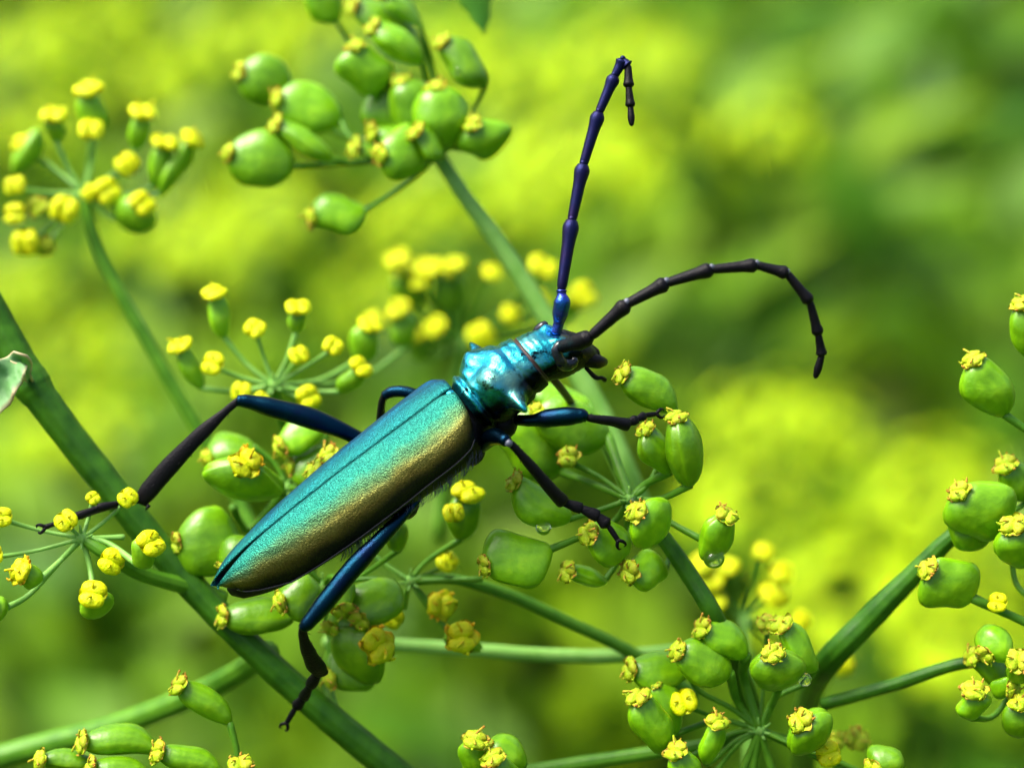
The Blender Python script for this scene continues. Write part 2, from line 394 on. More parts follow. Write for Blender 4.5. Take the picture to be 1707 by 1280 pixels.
# ------------------------------------------------------------------ parsnip pieces
def crown_mesh(seed, dry, mat=None):
    r = random.Random(seed); mb = MB()
    X, Y, Z = Vector((1, 0, 0)), Vector((0, 1, 0)), Vector((0, 0, 1))
    for s_ in (-1, 1):
        ph = r.uniform(0, 6)
        mb.ball((s_ * .24, 0, .15), (.30, .46, .2) if dry else (.34, .52, .2), n=9, a=0.25 if dry else 0.05, fn=lambda d: 1 + (.07 if dry else .035) * math.sin(d.y * 6 + ph) + (.05 if dry else .02) * math.sin(d.x * 9 + d.z * 5 + ph))
        c = Vector((s_ * .18, r.uniform(-.05, .05), .32))
        out = Vector((s_ * r.uniform(.2, .6), r.uniform(-.4, .4), .0))
        out *= 1 if dry else .45
        hh = r.uniform(.7, 1.2) if dry else r.uniform(.6, 2.6)
        mb.tube([c, c + Vector((0, 0, .12 * hh)) + out * .3, c + Vector((0, 0, .17 * hh)) + out * .8], [.05, .045, .055], sub=3, n=6, a=1.0 if dry else .3)
    # frilled rim: remains of petals
    n = 22; vs = []; av = []; fs = []
    for j in range(n):
        q = 2 * math.pi * j / n
        k = (1 + .12 * math.sin(5 * q + seed) + r.uniform(-.07, .07)) if dry else .9 + .04 * math.sin(5 * q + seed)
        for rr, z, a in ((.30, .06, .1), (.50 * k, .06 + .05 * math.sin(3 * q), .3 if dry else .05), (.60 * k, .13 + (r.uniform(-.07, .08) if dry else 0), 1.0 if dry else .25), (.50 * k, .02, .6 if dry else .1), (.28, -.1, 0)):
            vs.append((math.cos(q) * rr * .95, math.sin(q) * rr, z)); av.append(a)
    for j in range(n):
        for i in range(4):
            fs.append((j * 5 + i, j * 5 + i + 1, ((j + 1) % n) * 5 + i + 1, ((j + 1) % n) * 5 + i))
    mb.add(vs, fs, 0, av)
    if dry:
        for i in range(4):                                      # withered petal tips
            q = r.uniform(0, 6.28); c = Vector((math.cos(q) * .55, math.sin(q) * .55, .14))
            o = Vector((math.cos(q), math.sin(q), r.uniform(.2, .9))).normalized()
            mb.tube([c, c + o * .09, c + o * .1 + Vector((r.uniform(-.1, .1), r.uniform(-.1, .1), .09))], [.07, .05, .02], sub=2, n=6, a=1.0, wob=.2)
    return mb.data('crown', [M[mat or ('dry_crown' if dry else 'fresh_crown')]])
CROWN = {True: [crown_mesh(i, True) for i in range(5)], False: [crown_mesh(20 + i, False) for i in range(4)], 'wither': [crown_mesh(40 + i, True, 'wither_crown') for i in range(3)]}
def put(name, me, parent, pos, axis, size, spin=0.0):
    o = bpy.data.objects.new(name, me); link(o, parent, pos)
    q = axis.to_track_quat('Z', 'Y').to_matrix().to_4x4() @ Matrix.Rotation(spin, 4, 'Z')
    o.rotation_euler = q.to_euler(); o.scale = (size,) * 3
    return o
def fruit_geo(pb, pt, wd, thick, ang, bend=0.0, seed=0, blunt=0.5, asym=0.0):
    """flattened two-halved fruit from base pb to tip pt"""
    r = random.Random(seed)
    ax = (pt - pb); L = ax.length; ax.normalize()
    v = ((pb + pt) / 2 - CAM).normalized()
    n0 = -(v - ax * v.dot(ax)).normalized()
    n0 = Matrix.Rotation(ang, 3, ax) @ n0
    wx = ax.cross(n0)
    nl, nr = 26, 28; vs, fs, av = [], [], []
    ph = [r.uniform(0, 6.28) for _ in range(4)]; skew = r.uniform(-.09, .09); lop = r.uniform(-.16, .16); pinch = r.uniform(-.12, .3)
    for i in range(nl + 1):
        t = i / nl; tt = 0.5 - 0.5 * math.cos(math.pi * t)      # dense at the ends
        uu = 2 * (tt ** (1 + asym * .5)) - 1
        prof = max(0.0, 1 - abs(uu) ** (1.75 if uu < 0 else 2.4)) ** (blunt * (1.15 if uu < 0 else 1))
        prof = max(prof, 0.02)
        off = bend * L * math.sin(math.pi * tt) + skew * wd * math.sin(2 * math.pi * tt)
        for j in range(nr):
            q = 2 * math.pi * j / nr; c, s = math.cos(q), math.sin(q)
            x = c * prof * wd / 2 * (1 + lop * math.copysign(1, c) * math.sin(math.pi * tt) * abs(c)); z = s * prof * wd / 2 * thick
            x *= 1 - .16 * math.exp(-(s / .15) ** 2)             # groove where the halves meet
            z *= 1 - .22 * abs(c) ** 8
            rib = .022 * (math.exp(-((c) / .08) ** 2) + math.exp(-((c - .45) / .08) ** 2) + math.exp(-((c + .45) / .08) ** 2)) * prof
            z += math.copysign(rib * wd * thick, s) if abs(s) > .05 else 0
            k = 1 + .045 * math.sin(tt * 6 + ph[0] + c * 2) + .022 * math.sin(tt * 13 + ph[1] + s * 3) - .5 * pinch * max(0, tt - .6) * abs(c)
            p = pb + ax * (L * tt) + wx * (x * k + off) + n0 * (z * k + .02 * wd * math.sin(tt * 4 + ph[2]))
            vs.append(p); av.append(max(0, min(1, rib / .022 * .14 + .3 * max(0, abs(c) - .86) / .14)))
    for i in range(nl):
        for j in range(nr):
            fs.append((i * nr + j, i * nr + (j + 1) % nr, (i + 1) * nr + (j + 1) % nr, (i + 1) * nr + j))
    fs.append(tuple(range(nr - 1, -1, -1))); fs.append(tuple(nl * nr + j for j in range(nr)))
    return vs, fs, av, ax, wx, n0
class Umbel:
    def __init__(s, label, hub, dz, stem=None, rstem=8, cat='umbel', name='parsnip_umbel', stem_mat='ray', knob=True, pm='ray'):
        s.pm = pm; s.dz = dz; s.hub = P(hub[0], hub[1], dz) if len(hub) == 2 else P(*hub)
        s.e = tag(empty(name, s.hub), label, cat, 'parsnip umbels around the beetle')
        if stem:
            mb = MB(); pts = [P(*p) if len(p) == 3 else P(p[0], p[1], dz) for p in stem]
            mb.tube(pts, [K(rstem if not isinstance(rstem, (list, tuple)) else rstem[min(i, len(rstem) - 1)], dz) for i in range(len(pts))], sub=6, n=45, wob=.012, groove=.025); mb.build('stem', M[stem_mat], s.e)
        if knob:
            mb = MB()
            mb.ball(s.hub, (K(11), K(11), K(11)), n=7, fn=lambda d: 1 + .15 * math.sin(d.x * 7) * math.sin(d.y * 6 + 1))
            for i in range(6):
                q = i * 1.05 + rnd.random(); o = CR * math.cos(q) + CU * math.sin(q) - CF * .5
                mb.tube([s.hub, s.hub + o * K(12), s.hub + o * K(20) + CU * K(3)], [K(4), K(3), K(1.5)], sub=2, n=6)
            mb.build('hub', M['pale_ray'], s.e)
        s.n = rnd.randint(0, 999)
    def pedicel(s, base, ax, via=None, r=5.0, mat=None, hub=None):
        mat = mat or s.pm; h = hub or s.hub; mb = MB()
        if via: pts = [h] + [P(v[0], v[1], v[2] if len(v) > 2 else s.dz) for v in via] + [base + ax * K(4)]
        else:
            L = (base - h).length
            pts = [h, h.lerp(base, .55) - ax * (L * .08) , base + ax * K(4)]
        mb.tube(pts, [K(r * 1.05)] + [K(r * .95)] * (len(pts) - 2) + [K(r * 1.15)], sub=5, n=10, wob=.02)
        mb.build('pedicel', M[mat], s.e)
    def fruit(s, crown, base, W, ang=0, dz=None, tip=-.06, thick=.5, bend=0, size=40, dry=True, via=None, ped=True, young=False, r=5.0, blunt=.5, hub=None, crowns=1, asym=0.0):
        s.n += 1
        dz = s.dz if dz is None else dz
        pb, pt = P(base[0], base[1], dz), P(crown[0], crown[1], dz + tip)
        vs, fs, av, ax, wx, n0 = fruit_geo(pb, pt, K(W * 1.04, dz), thick * .88, math.radians(ang), bend, s.n, blunt, asym)
        o = mk('young_fruit' if young else 'fruit', vs, fs, M['young' if young else 'fruit'], s.e, attrs={'val': av})
        vdir = (CAM - pt).normalized()
        cax = (ax + vdir * .45).normalized()
        put('crown', CROWN[dry][s.n % len(CROWN[dry])], o, pt - ax * K(5) + vdir * K(4), cax, K(size * (.78 if dry else .86), dz), spin=rnd.uniform(0, 3.1))
        if ped: s.pedicel(pb, ax, via, r, hub=hub)
        return o
    def floret(s, c, size=40, dz=None, dry=False, ped=True, via=None, back=None, r=3.6, facing=.7, hub=None):
        """yellow disc on a tiny green base"""
        s.n += 1
        dz = s.dz if dz is None else dz
        pt = P(c[0], c[1], dz); h = hub or s.hub
        vdir = (CAM - pt).normalized()
        out = (pt - h).normalized() if (pt - h).length > 1e-4 else CU
        size *= .9
        ax = (out * (1 - facing) + vdir * facing + Vector((0, 0, 1)) * .3).normalized()
        base = pt - ax * K(size * .75)
        vs, fs, av, a2, wx, n0 = fruit_geo(base, pt, K(size * .62), .8, rnd.uniform(0, 3), 0, s.n, .6)
        o = mk('floret', vs, fs, M['young'], s.e, attrs={'val': av})
        put('crown', CROWN[dry][s.n % len(CROWN[dry])], o, pt - ax * K(4), ax, K(size, dz), spin=rnd.uniform(0, 3.1))
        if ped: s.pedicel(base, ax, via, r, hub=hub)
        return o

exec_order = []
# ---- umbel under the beetle's front feet
u = Umbel('umbel of large green seeds under the beetle\'s head and two front feet', (1051, 832), .35,
          stem=[(1051, 832), (1105, 895), (1150, 960), (1192, 1030), (1232, 1120, .8), (1262, 1205, 1.1)], rstem=[13, 14, 15, 16, 16, 15], stem_mat='stem')
u.fruit((1036, 622), (1128, 682), 66, 30, dz=.3, thick=.7, size=44, ped=True, via=[(1085, 800), (1118, 720, .45)], bend=.06)
u.fruit((1075, 714), (1118, 790), 68, 50, dz=.22, thick=.7, size=40, via=[(1075, 808)], r=7)
u.fruit((1128, 694), (1152, 812), 78, 72, dz=.12, thick=.85, size=44, via=[(1100, 832, .3)], r=6, bend=.03)
u.fruit((1060, 852), (1112, 890), 92, 10, dz=.12, thick=.5, size=46, tip=-.16, via=[(1075, 850, .3)])
u.fruit((980, 888), (1052, 912), 78, 20, dz=.28, thick=.55, size=46, tip=-.18, via=[(1050, 880, .45)])
u.fruit((856, 802), (952, 868), 66, 15, dz=.30, thick=.75, bend=-.12, size=42, via=[(1010, 846), (975, 858)])
u.fruit((806, 942), (922, 914), 98, 8, dz=.25, thick=.45, size=42, via=[(1020, 872, .45), (960, 898, .3)], r=6, asym=.35)
u.fruit((944, 952), (1012, 968), 40, 70, dz=.45, thick=.8, size=42, via=[(1042, 890, .6), (1030, 935, .5)], tip=-.15)
u.fruit((1048, 953), (1112, 950), 68, 25, dz=.4, thick=.6, size=46, tip=-.2, via=[(1070, 880, .6), (1115, 915, .55)])
u.fruit((1212, 858), (1172, 934), 62, 40, dz=.15, thick=.8, size=46, tip=-.1, via=[(1110, 866, .35), (1158, 893, .25)], ped=False)
u.pedicel(P(1165, 897, .2), (P(1172, 890, .2) - P(1120, 868, .3)).normalized(), [(1110, 866, .35)], 5.5)
u.fruit((893, 688), (1016, 728), 92, 12, dz=.75, thick=.5, size=42, tip=-.1, via=[(1030, 775, .6)], r=9)
u.fruit((832, 700), (936, 788), 104, 0, dz=.85, thick=.5, size=42, tip=0.0, via=[(985, 805, .6)], r=6.5)
u.fruit((880, 655), (985, 672), 60, 50, dz=1.0, thick=.6, size=36, tip=0.0, via=[(1020, 770, .8)])
u.floret((948, 762), 38, dz=.55, dry=True, via=[(1000, 795, .5)], r=4.5)
# ---- top umbel
u = Umbel('blurred umbel of big round green seeds on a long pale ray behind the beetle\'s antennae', (728, 256), 1.9,
          stem=[(728, 256), (772, 325), (825, 395), (880, 480), (940, 580), (1000, 690), (1045, 790), (1090, 900, 2.2)], rstem=[12, 13, 14, 15, 17, 19, 19, 19], stem_mat='pale_ray')
for a in [((398, 120), (487, 150), 88, 10, dict(via=[(640, 240, 2.1), (545, 215, 2.2)], dz=2.2)),
          ((460, 166), (570, 200), 88, 15, dict(via=[(650, 250), (590, 235)], dz=2.0)),
          ((458, 206), (556, 268), 50, 70, dict(via=[(650, 262), (590, 272)], dz=1.75, thick=.8)),
          ((380, 254), (490, 280), 100, 10, dict(via=[(640, 268), (560, 274)], dz=1.7)),
          ((516, 362), (612, 352), 68, 20, dict(via=[(705, 285), (650, 325)], dz=1.8)),
          ((632, 258), (715, 262), 92, 15, dict(dz=1.6, tip=-.2, via=[(722, 258)])),
          ((618, 222), (712, 236), 48, 60, dict(dz=1.8, thick=.8)),
          ((590, 245), (650, 262), 36, 60, dict(dz=1.9, young=True)),
          ((692, 218), (738, 262), 50, 40, dict(dz=1.5)),
          ((636, 140), (690, 238), 104, 10, dict(dz=1.95)),
          ((668, 134), (712, 244), 92, 30, dict(dz=1.8, thick=.8)),
          ((724, 144), (744, 252), 100, 20, dict(dz=1.65, thick=.8)),
          ((786, 206), (822, 262), 86, 0, dict(dz=1.7, tip=-.15, via=[(755, 248)])),
          ((736, 68), (812, 142), 68, 50, dict(dz=1.8, thick=.8, via=[(770, 215), (795, 175)])),
          ((592, 76), (622, 160), 86, 10, dict(dz=1.75, via=[(690, 215, 2), (640, 175, 1.9)])),
          ((620, 44), (706, 104), 62, 55, dict(dz=1.8, thick=.8, via=[(725, 180, 2.1)])),
          ((588, 8), (700, 68), 66, 40, dict(dz=2.1, via=[(728, 140, 2.2)])),
          ((640, -12), (702, 42), 50, 60, dict(dz=2.0, via=[(728, 140, 2.2)])),
          ((520, -30), (562, 38), 62, 10, dict(dz=2.3, via=[(690, 190, 2.4), (600, 90, 2.4)]))]:
    u.fruit(a[0], a[1], a[2], a[3], **a[4])
# ---- upper-left umbel
u = Umbel('blurred yellow-budded umbel with slim young seeds, stalk running down behind the beetle\'s hind knee', (140, 322), 2.3,
          stem=[(140, 322), (155, 390), (190, 470), (255, 585), (322, 700), (380, 800), (430, 900, 2.2)], rstem=[9, 10, 11, 11, 11, 11, 11], pm='pale_ray')
for a in [((148, 150), (160, 232), 50, 20, dict(size=52)), ((90, 192), (94, 238), 32, 10, dict(size=48)), ((238, 188), (226, 252), 40, 30, dict(size=48)),
          ((275, 238), (258, 315), 44, 30, dict(size=48)), ((320, 232), (268, 328), 38, 50, dict(size=44)), ((238, 340), (208, 378), 74, 0, dict(size=46, tip=-.2)),
          ((32, 238), (66, 262), 84, 0, dict(size=36, dz=2.5))]:
    u.fruit(a[0], a[1], a[2], a[3], dry=False, young=True, thick=.75, r=4.5, **a[4])
for c, sz in [((152, 217), 42), ((212, 275), 42), ((178, 320), 46), ((108, 350), 48), ((25, 310), 36), ((25, 358), 38), ((42, 405), 46), ((150, 322), 30)]:
    u.floret(c, sz, dz=2.15)
u.floret((62, 346), 36, dz=2.2, dry=True); u.floret((74, 410), 34, dz=2.3, dry=True)
# ---- middle-left umbel above the hind leg
u = Umbel('open umbel of yellow discs and slim seeds above the beetle\'s raised hind leg', (456, 642), 1.3,
          stem=[(456, 642), (470, 700, 1.45), (500, 790, 1.7), (520, 880, 1.8)], rstem=[8, 9, 10, 10], pm='pale_ray')
for a in [((357, 488), (374, 565), 38, 30, {}), ((300, 576), (338, 650), 34, 30, dict(via=[(395, 652)])), ((497, 512), (494, 556), 32, 20, {}), ((602, 612), (566, 656), 38, 30, dict(via=[(510, 652)])),
          ((618, 542), (596, 604), 52, 20, dict(dz=1.9)), ((662, 520), (682, 580), 46, 20, dict(dz=2.6))]:
    u.fruit(a[0], a[1], a[2], a[3], dry=False, young=True, thick=.8, size=44, r=4.5, **a[4])
for c, sz in [((355, 607), 40), ((425, 548), 36), ((498, 592), 34), ((555, 577), 34), ((514, 663), 42), ((402, 652), 34), ((435, 668), 30)]:
    u.floret(c, sz, dz=1.2)
# ---- left umbel in front of thick stem
u = Umbel('small yellow-flowered umbel whose ray leaves the thick stem under the hind foot', (137, 897), .25,
          stem=[(137, 897), (180, 925), (240, 957, .48), (330, 982, .70), (372, 1000, .78)], rstem=[9, 11, 13, 15, 15], pm='pale_ray')
for c, sz, dry in [((4, 862), 34, False), ((110, 868), 38, False), ((213, 830), 34, False), ((186, 936), 44, False), ((155, 830), 24, False)]:
    u.floret(c, sz, dz=.15 if c[1] > 835 else .3, dry=dry, facing=.8)
u.fruit((252, 905), (226, 942), 44, 0, dz=.05, dry=False, young=True, thick=.8, size=50, tip=-.12, via=[(180, 905)])
u.fruit((155, 990), (160, 1026), 56, 0, dz=.05, dry=False, young=True, thick=.7, size=50, tip=-.2, via=[(150, 945)])
u.fruit((34, 952), (72, 966), 40, 0, dz=.1, dry='wither', young=True, thick=.8, size=56, via=[(105, 930)])
u.fruit((-18, 1010), (14, 1014), 44, 0, dz=.1, dry=False, young=True, thick=.8, size=40, via=[(100, 935), (50, 990)])
u.floret((-12, 925), 36, dz=.1); u.pedicel(P(203, 895, .3), CR, None, 4.5)
# ---- umbel behind the raised hind femur
u = Umbel('dark green seed umbel tucked behind the beetle\'s raised hind femur', (480, 812), 1.1, stem=[(480, 812), (500, 880, 1.2), (520, 960, 1.3)], rstem=9)
u.fruit((410, 772), (404, 828), 128, 0, dz=.8, thick=.5, size=60, tip=-.35, dry='wither')
u.fruit((345, 765), (425, 742), 72, 40, dz=1.1, thick=.6, size=40)
u.fruit((466, 745), (540, 710), 60, 20, dz=1.0, size=44, via=[(520, 770), (552, 712)])
u.fruit((482, 778), (566, 780), 72, 20, dz=1.0, size=36, tip=0)
u.fruit((545, 760), (590, 790), 50, 30, dz=.7, size=48); u.fruit((522, 782), (570, 812), 50, 30, dz=.6, size=44)
u.pedicel(P(388, 840, 1.1), -CU, [(420, 880, 1.3), (400, 870, 1.2)], 7)
# ---- umbel under the tail
u = Umbel('crowded seed umbel under the beetle\'s tail and hind foot', (540, 975), .8, stem=[(540, 975), (560, 1040, 1.0), (545, 1130, 1.0), (560, 1195, .8)], rstem=10)
u.fruit((292, 906), (404, 915), 118, 5, dz=.75, thick=.5, size=44, via=[(470, 950), (420, 920)])
u.fruit((372, 948), (420, 900), 66, 20, dz=.6, thick=.6, size=30, tip=0)
u.fruit((370, 1026), (492, 1030), 64, 25, dz=.65, thick=.7, size=44)
u.fruit((466, 1004), (534, 980), 76, 20, dz=.5, thick=.6, size=44, ped=False)
u.fruit((598, 1036), (660, 968), 84, 10, dz=.7, thick=.5, size=44, tip=-.2)
u.fruit((574, 1018), (560, 960), 54, 30, dz=.55, size=46); u.fruit((552, 1050), (600, 1000), 60, 30, dz=.7, size=44)
u.fruit((630, 1076), (560, 1096), 104, 10, dz=.75, thick=.5, size=70, tip=-.3, dry='wither')
u.fruit((548, 1132), (628, 1100), 76, 10, dz=.9, thick=.5, size=40, tip=-.1)
u.fruit((652, 868), (668, 918), 50, 40, dz=.6, size=30, ped=True, via=[(600, 960)])
# ---- umbel right of the hind leg
u = Umbel('sparse umbel with thin stalks and withering yellow flowers below the beetle\'s belly', (684, 968), .9,
          stem=[(684, 968), (760, 966, 1.0), (850, 992, 1.1), (960, 1042, 1.2), (1060, 1092, 1.3), (1160, 1160, 1.4)], rstem=[8, 9, 10, 10, 11, 12])
u.floret((745, 936), 38, dz=.85); u.floret((735, 1008), 48, dz=.8, dry='wither')
u.floret((655, 1030), 36, dz=.9)
u.fruit((770, 1062), (764, 1078), 66, 0, dz=.8, dry='wither', young=True, size=62, tip=-.25, via=[(740, 1045)])
u.fruit((780, 822), (768, 902), 58, 10, dz=.8, thick=.6, dry=False, size=56, via=[(712, 935)])
u.floret((756, 855), 36, dz=.6, ped=False); u.pedicel(P(800, 965, .8), CR, None, 5); u.pedicel(P(606, 905, 1.1), CR, None, 5); u.pedicel(P(672, 1010, 1.0), -CU, None, 5)
# ---- lower-right umbel
u = Umbel('umbel of plump green seeds with spreading rays beside the stout forked stem', (1266, 1216), .55,
          stem=[(1266, 1216), (1180, 1240, .7), (1060, 1258, .8), (930, 1278, .9), (820, 1300, .95), (720, 1345, .9)], rstem=[9, 11, 12, 13, 13, 13])
u.fruit((1168, 1046), (1246, 1094), 66, 30, dz=.35, thick=.7, size=46, via=[(1240, 1130)], r=9, bend=.07)
u.fruit((1128, 1084), (1220, 1122), 80, 15, dz=.3, thick=.6, size=44, via=[(1230, 1170)], r=7.5)
u.fruit((1049, 1114), (1150, 1118), 70, 20, dz=.5, thick=.6, size=46, via=[(1220, 1180), (1165, 1150)])
u.fruit((1064, 1160), (1104, 1256), 66, 20, dz=.2, thick=.7, size=50, via=[(1220, 1222), (1150, 1260)])
u.fruit((1092, 1138), (1128, 1226), 60, 30, dz=.45, thick=.6, size=24, via=[(1200, 1200)])
u.fruit((1196, 1202), (1176, 1274), 42, 40, dz=.25, thick=.8, size=46, via=[(1230, 1232), (1185, 1270)])
u.fruit((1126, 1250), (1160, 1310), 56, 30, dz=.15, thick=.7, size=48, via=[(1230, 1240), (1180, 1300)])
u.fruit((1302, 1040), (1362, 1118), 58, 50, dz=.35, thick=.75, size=48, via=[(1290, 1165), (1340, 1140)])
u.fruit((1288, 1088), (1300, 1146), 92, 5, dz=.3, thick=.6, size=44, tip=-.2, via=[(1285, 1180)], r=6.5)
u.fruit((1334, 1200), (1372, 1236), 90, 0, dz=.2, thick=.7, size=50, tip=-.15, via=[(1310, 1232)])
u.floret((1140, 1170), 46, dz=.35); u.floret((1380, 1256), 44, dz=.2, dry=False); u.floret((1280, 1040), 36, dz=.6, dry=True)
u.floret((1428, 1232), 40, dz=1.2, dry=True); u.floret((1395, 1232), 30, dz=1.1, dry=True)
u.fruit((1456, 1284), (1500, 1252), 60, 20, dz=.2, thick=.7, size=46, via=[(1380, 1262), (1480, 1300)])
for q in [(1232, 1300), (1292, 1300), (1420, 1286), (1250, 1310)]:
    u.pedicel(P(q[0], q[1], .6), (P(q[0], q[1], .6) - u.hub).normalized(), None, 7)
# ---- right-hand umbels
u = Umbel('tight umbel of broad green seeds at the end of the stout forked stem', (1690, 850), .5, stem=None, knob=False)
u.fruit((1598, 818), (1666, 892), 112, 0, dz=.3, thick=.6, size=46, tip=-.12, ped=False)
u.fruit((1600, 840), (1640, 912), 92, 30, dz=.4, thick=.6, size=20, ped=False)
u.fruit((1676, 774), (1714, 832), 62, 30, dz=.5, thick=.7, size=50, ped=True); u.fruit((1690, 874), (1716, 944), 96, 10, dz=.2, thick=.6, size=52, tip=-.15, via=[(1725, 900)])
u.pedicel(P(1715, 1000, .3), CR, [(1690, 960)], 5)
u = Umbel('single oval green seed with a ribbed flat face on a thin stalk', (1740, 1052), .35, stem=None, knob=False)
u.fruit((1546, 946), (1622, 998), 96, 0, dz=.3, thick=.45, size=46, via=[(1690, 1028)], r=8, blunt=.42); u.floret((1663, 1004), 34, dz=.25, ped=False)
u = Umbel('lone rounded green seed with two ribs hanging beside dark blurred foliage', (1760, 770), .3, stem=None, knob=False)
u.fruit((1622, 598), (1676, 694), 80, 20, dz=.3, thick=.75, size=46, via=[(1720, 725)], r=6.5)
u.fruit((1704, 505), (1728, 600), 66, 30, dz=.3, thick=.7, size=46, via=[(1745, 680)])
u = Umbel('packed umbel of small green seeds at the end of the thin forked ray', (1710, 1112), .5, stem=[(1372, 1174, 1.0), (1480, 1144, .8), (1600, 1106, .6), (1710, 1100)], rstem=[11, 11, 10, 9], stem_mat='stem', knob=False)
u.fruit((1640, 1092), (1676, 1050), 70, 10, dz=.3, thick=.6, size=40, ped=False); u.fruit((1619, 1094), (1684, 1120), 64, 20, dz=.45, size=42)
u.fruit((1624, 1150), (1620, 1200), 52, 20, dz=.2, thick=.8, size=52, via=[(1660, 1190)]); u.fruit((1698, 1100), (1716, 1130), 66, 0, dz=.25, size=48, tip=-.2, ped=False)
u.fruit((1690, 1148), (1650, 1142), 40, 30, dz=.3, size=44, ped=False); u.fruit((1700, 1170), (1698, 1230), 66, 10, dz=.2, size=46, ped=False)
# ---- blurred mid umbel behind the head
u = Umbel('very blurred yellow umbel behind the beetle\'s head, crossed by a pale ray', (772, 570), 4.2, stem=[(772, 570), (750, 700), (730, 900)], rstem=9)
for c, sz in [((662, 432), 50), ((715, 448), 56), ((820, 456), 42), ((726, 545), 46), ((800, 560), 56), ((850, 526), 44), ((905, 448), 60), ((975, 492), 54), ((665, 520), 52), ((700, 470), 40), ((760, 440), 40), ((620, 540), 46), ((905, 500), 40)]:
    u.floret(c, sz * .84, dz=4.0, facing=.4)
for a in [((748, 452), (752, 520), 60), ((672, 450), (690, 520), 50), ((960, 500), (925, 545), 46), ((690, 560), (705, 600), 44)]:
    u.fruit(a[0], a[1], a[2], 20, dry=False, young=True, dz=4.2)
# ---- blurred lower right
u = Umbel('blurred pale yellow umbel between the two dark stems', (1240, 1030), 3.0, stem=[(1240, 1030), (1246, 1120), (1250, 1300)], rstem=9, stem_mat='pale_ray')
for c, sz in [((1186, 968), 44), ((1190, 1004), 44), ((1272, 920), 36), ((1302, 955), 44), ((1290, 992), 50), ((1336, 1036), 38), ((1215, 945), 36), ((1404, 1108), 40), ((1170, 940), 44), ((1345, 1120), 36)]:
    u.floret(c, sz, dz=2.9, facing=.5)
# ---- bottom-left seeds
u = Umbel('drooping umbel of slim banana-shaped seeds below the thick stem', (395, 1330), .3, stem=None, knob=False)
u.fruit((296, 1142), (386, 1206), 48, 20, dz=.3, thick=.85, size=46, via=[(396, 1260)], bend=.06, r=5.5)
u.fruit((136, 1236), (266, 1252), 54, 20, dz=.35, thick=.8, size=46, bend=.09, via=[(330, 1290)]); u.fruit((262, 1252), (370, 1288), 46, 20, dz=.2, thick=.8, size=48, bend=.06, ped=False)
u.fruit((66, 1266), (160, 1272), 40, 40, dz=.35, thick=.8, size=44, bend=.05); u.fruit((400, 1272), (410, 1330), 50, 0, dz=.2, size=50, ped=False)
u.fruit((150, 1275), (250, 1290), 44, 40, dz=.25, thick=.8, size=40, ped=False)
u = Umbel('little group of two shiny green seeds rising from below, under the sparse umbel', (830, 1340), .2, stem=None, knob=False)
u.fruit((792, 1232), (786, 1300), 50, 0, dz=.2, size=50, tip=-.1); u.fruit((812, 1240), (878, 1272), 62, 40, dz=.3, thick=.7, size=26, bend=.06); u.fruit((822, 1262), (850, 1320), 64, 20, dz=.1, size=48)

# ---- free stems
def stem(label, pts, rad, mat='stem', node=None, root=None):
    pw = [P(*p) for p in pts]; rad = list(rad)
    if root:                                                     # goes on down to the soil
        d = (pw[-1] - pw[-2]).normalized(); st = (pw[-1] - pw[-2]).length
        while pw[-1].z > 0:
            d = d.lerp(Vector((root[0] * .03, root[1] * .03, -1)), .18).normalized(); st = min(st * 1.5, 12); pw.append(pw[-1] + d * st); rad.append(min(rad[-1] * 1.06, 55))
    pass; mb = MB(); mb.tube(pw, [K(r_) for r_ in rad], sub=8, n=54, wob=.012, groove=.022)
    if node: mb.ball(P(*node[:3]), (K(node[3]),) * 3, n=9, fn=lambda d: 1 + .08 * math.sin(d.x * 6 + d.z * 5))
    o = mb.build('plant_stem', M[mat], None, origin=pw[-1]); tag(o, label, 'stem'); return o
stem('thick dark green stem running diagonally beneath the beetle\'s tail', [(-420, -420, 1.4), (-300, 0, 1.1), (-170, 250, .9), (-60, 440, .7), (0, 545, .7), (30, 600, .7), (52, 640, .7), (75, 672, .7), (130, 745, .7), (210, 845, .7), (300, 955, .7), (390, 1050, .7), (490, 1145, .75), (590, 1230, .8), (720, 1340, .9)], [20, 24, 27, 30, 29, 29, 34, 29, 27, 26, 25, 24, 25, 26, 27], root=(3, 4))
stem('pale blurred side stem joining the thick stem below the tail', [(-500, 1290, 3.2), (-260, 1305, 2.6), (-60, 1275, 2.1), (60, 1245, 2.0), (190, 1210, 1.8), (320, 1160, 1.5), (400, 1118, 1.2), (450, 1085, .9)], [20, 22, 23, 23, 22, 22, 21, 20], 'ray')
stem('stout dark stem slanting up to the tight seed umbel', [(1690, 850, .5), (1600, 885, .55), (1530, 950, .65), (1450, 1030, .75), (1378, 1105, .95), (1350, 1165, 2.2), (1345, 1250, 4.2), (1345, 1400, 7.0)], [9, 14, 18, 22, 24, 24, 26, 30], root=(1, 6))
stem('pale horizontal ray behind the withering flowers', [(540, 1070, 1.5), (660, 1075, 1.5), (780, 1082, 1.5), (900, 1091, 1.5), (1030, 1093, 1.5), (1170, 1080, 1.6)], [12, 13, 13, 13, 13, 13], 'pale_ray')
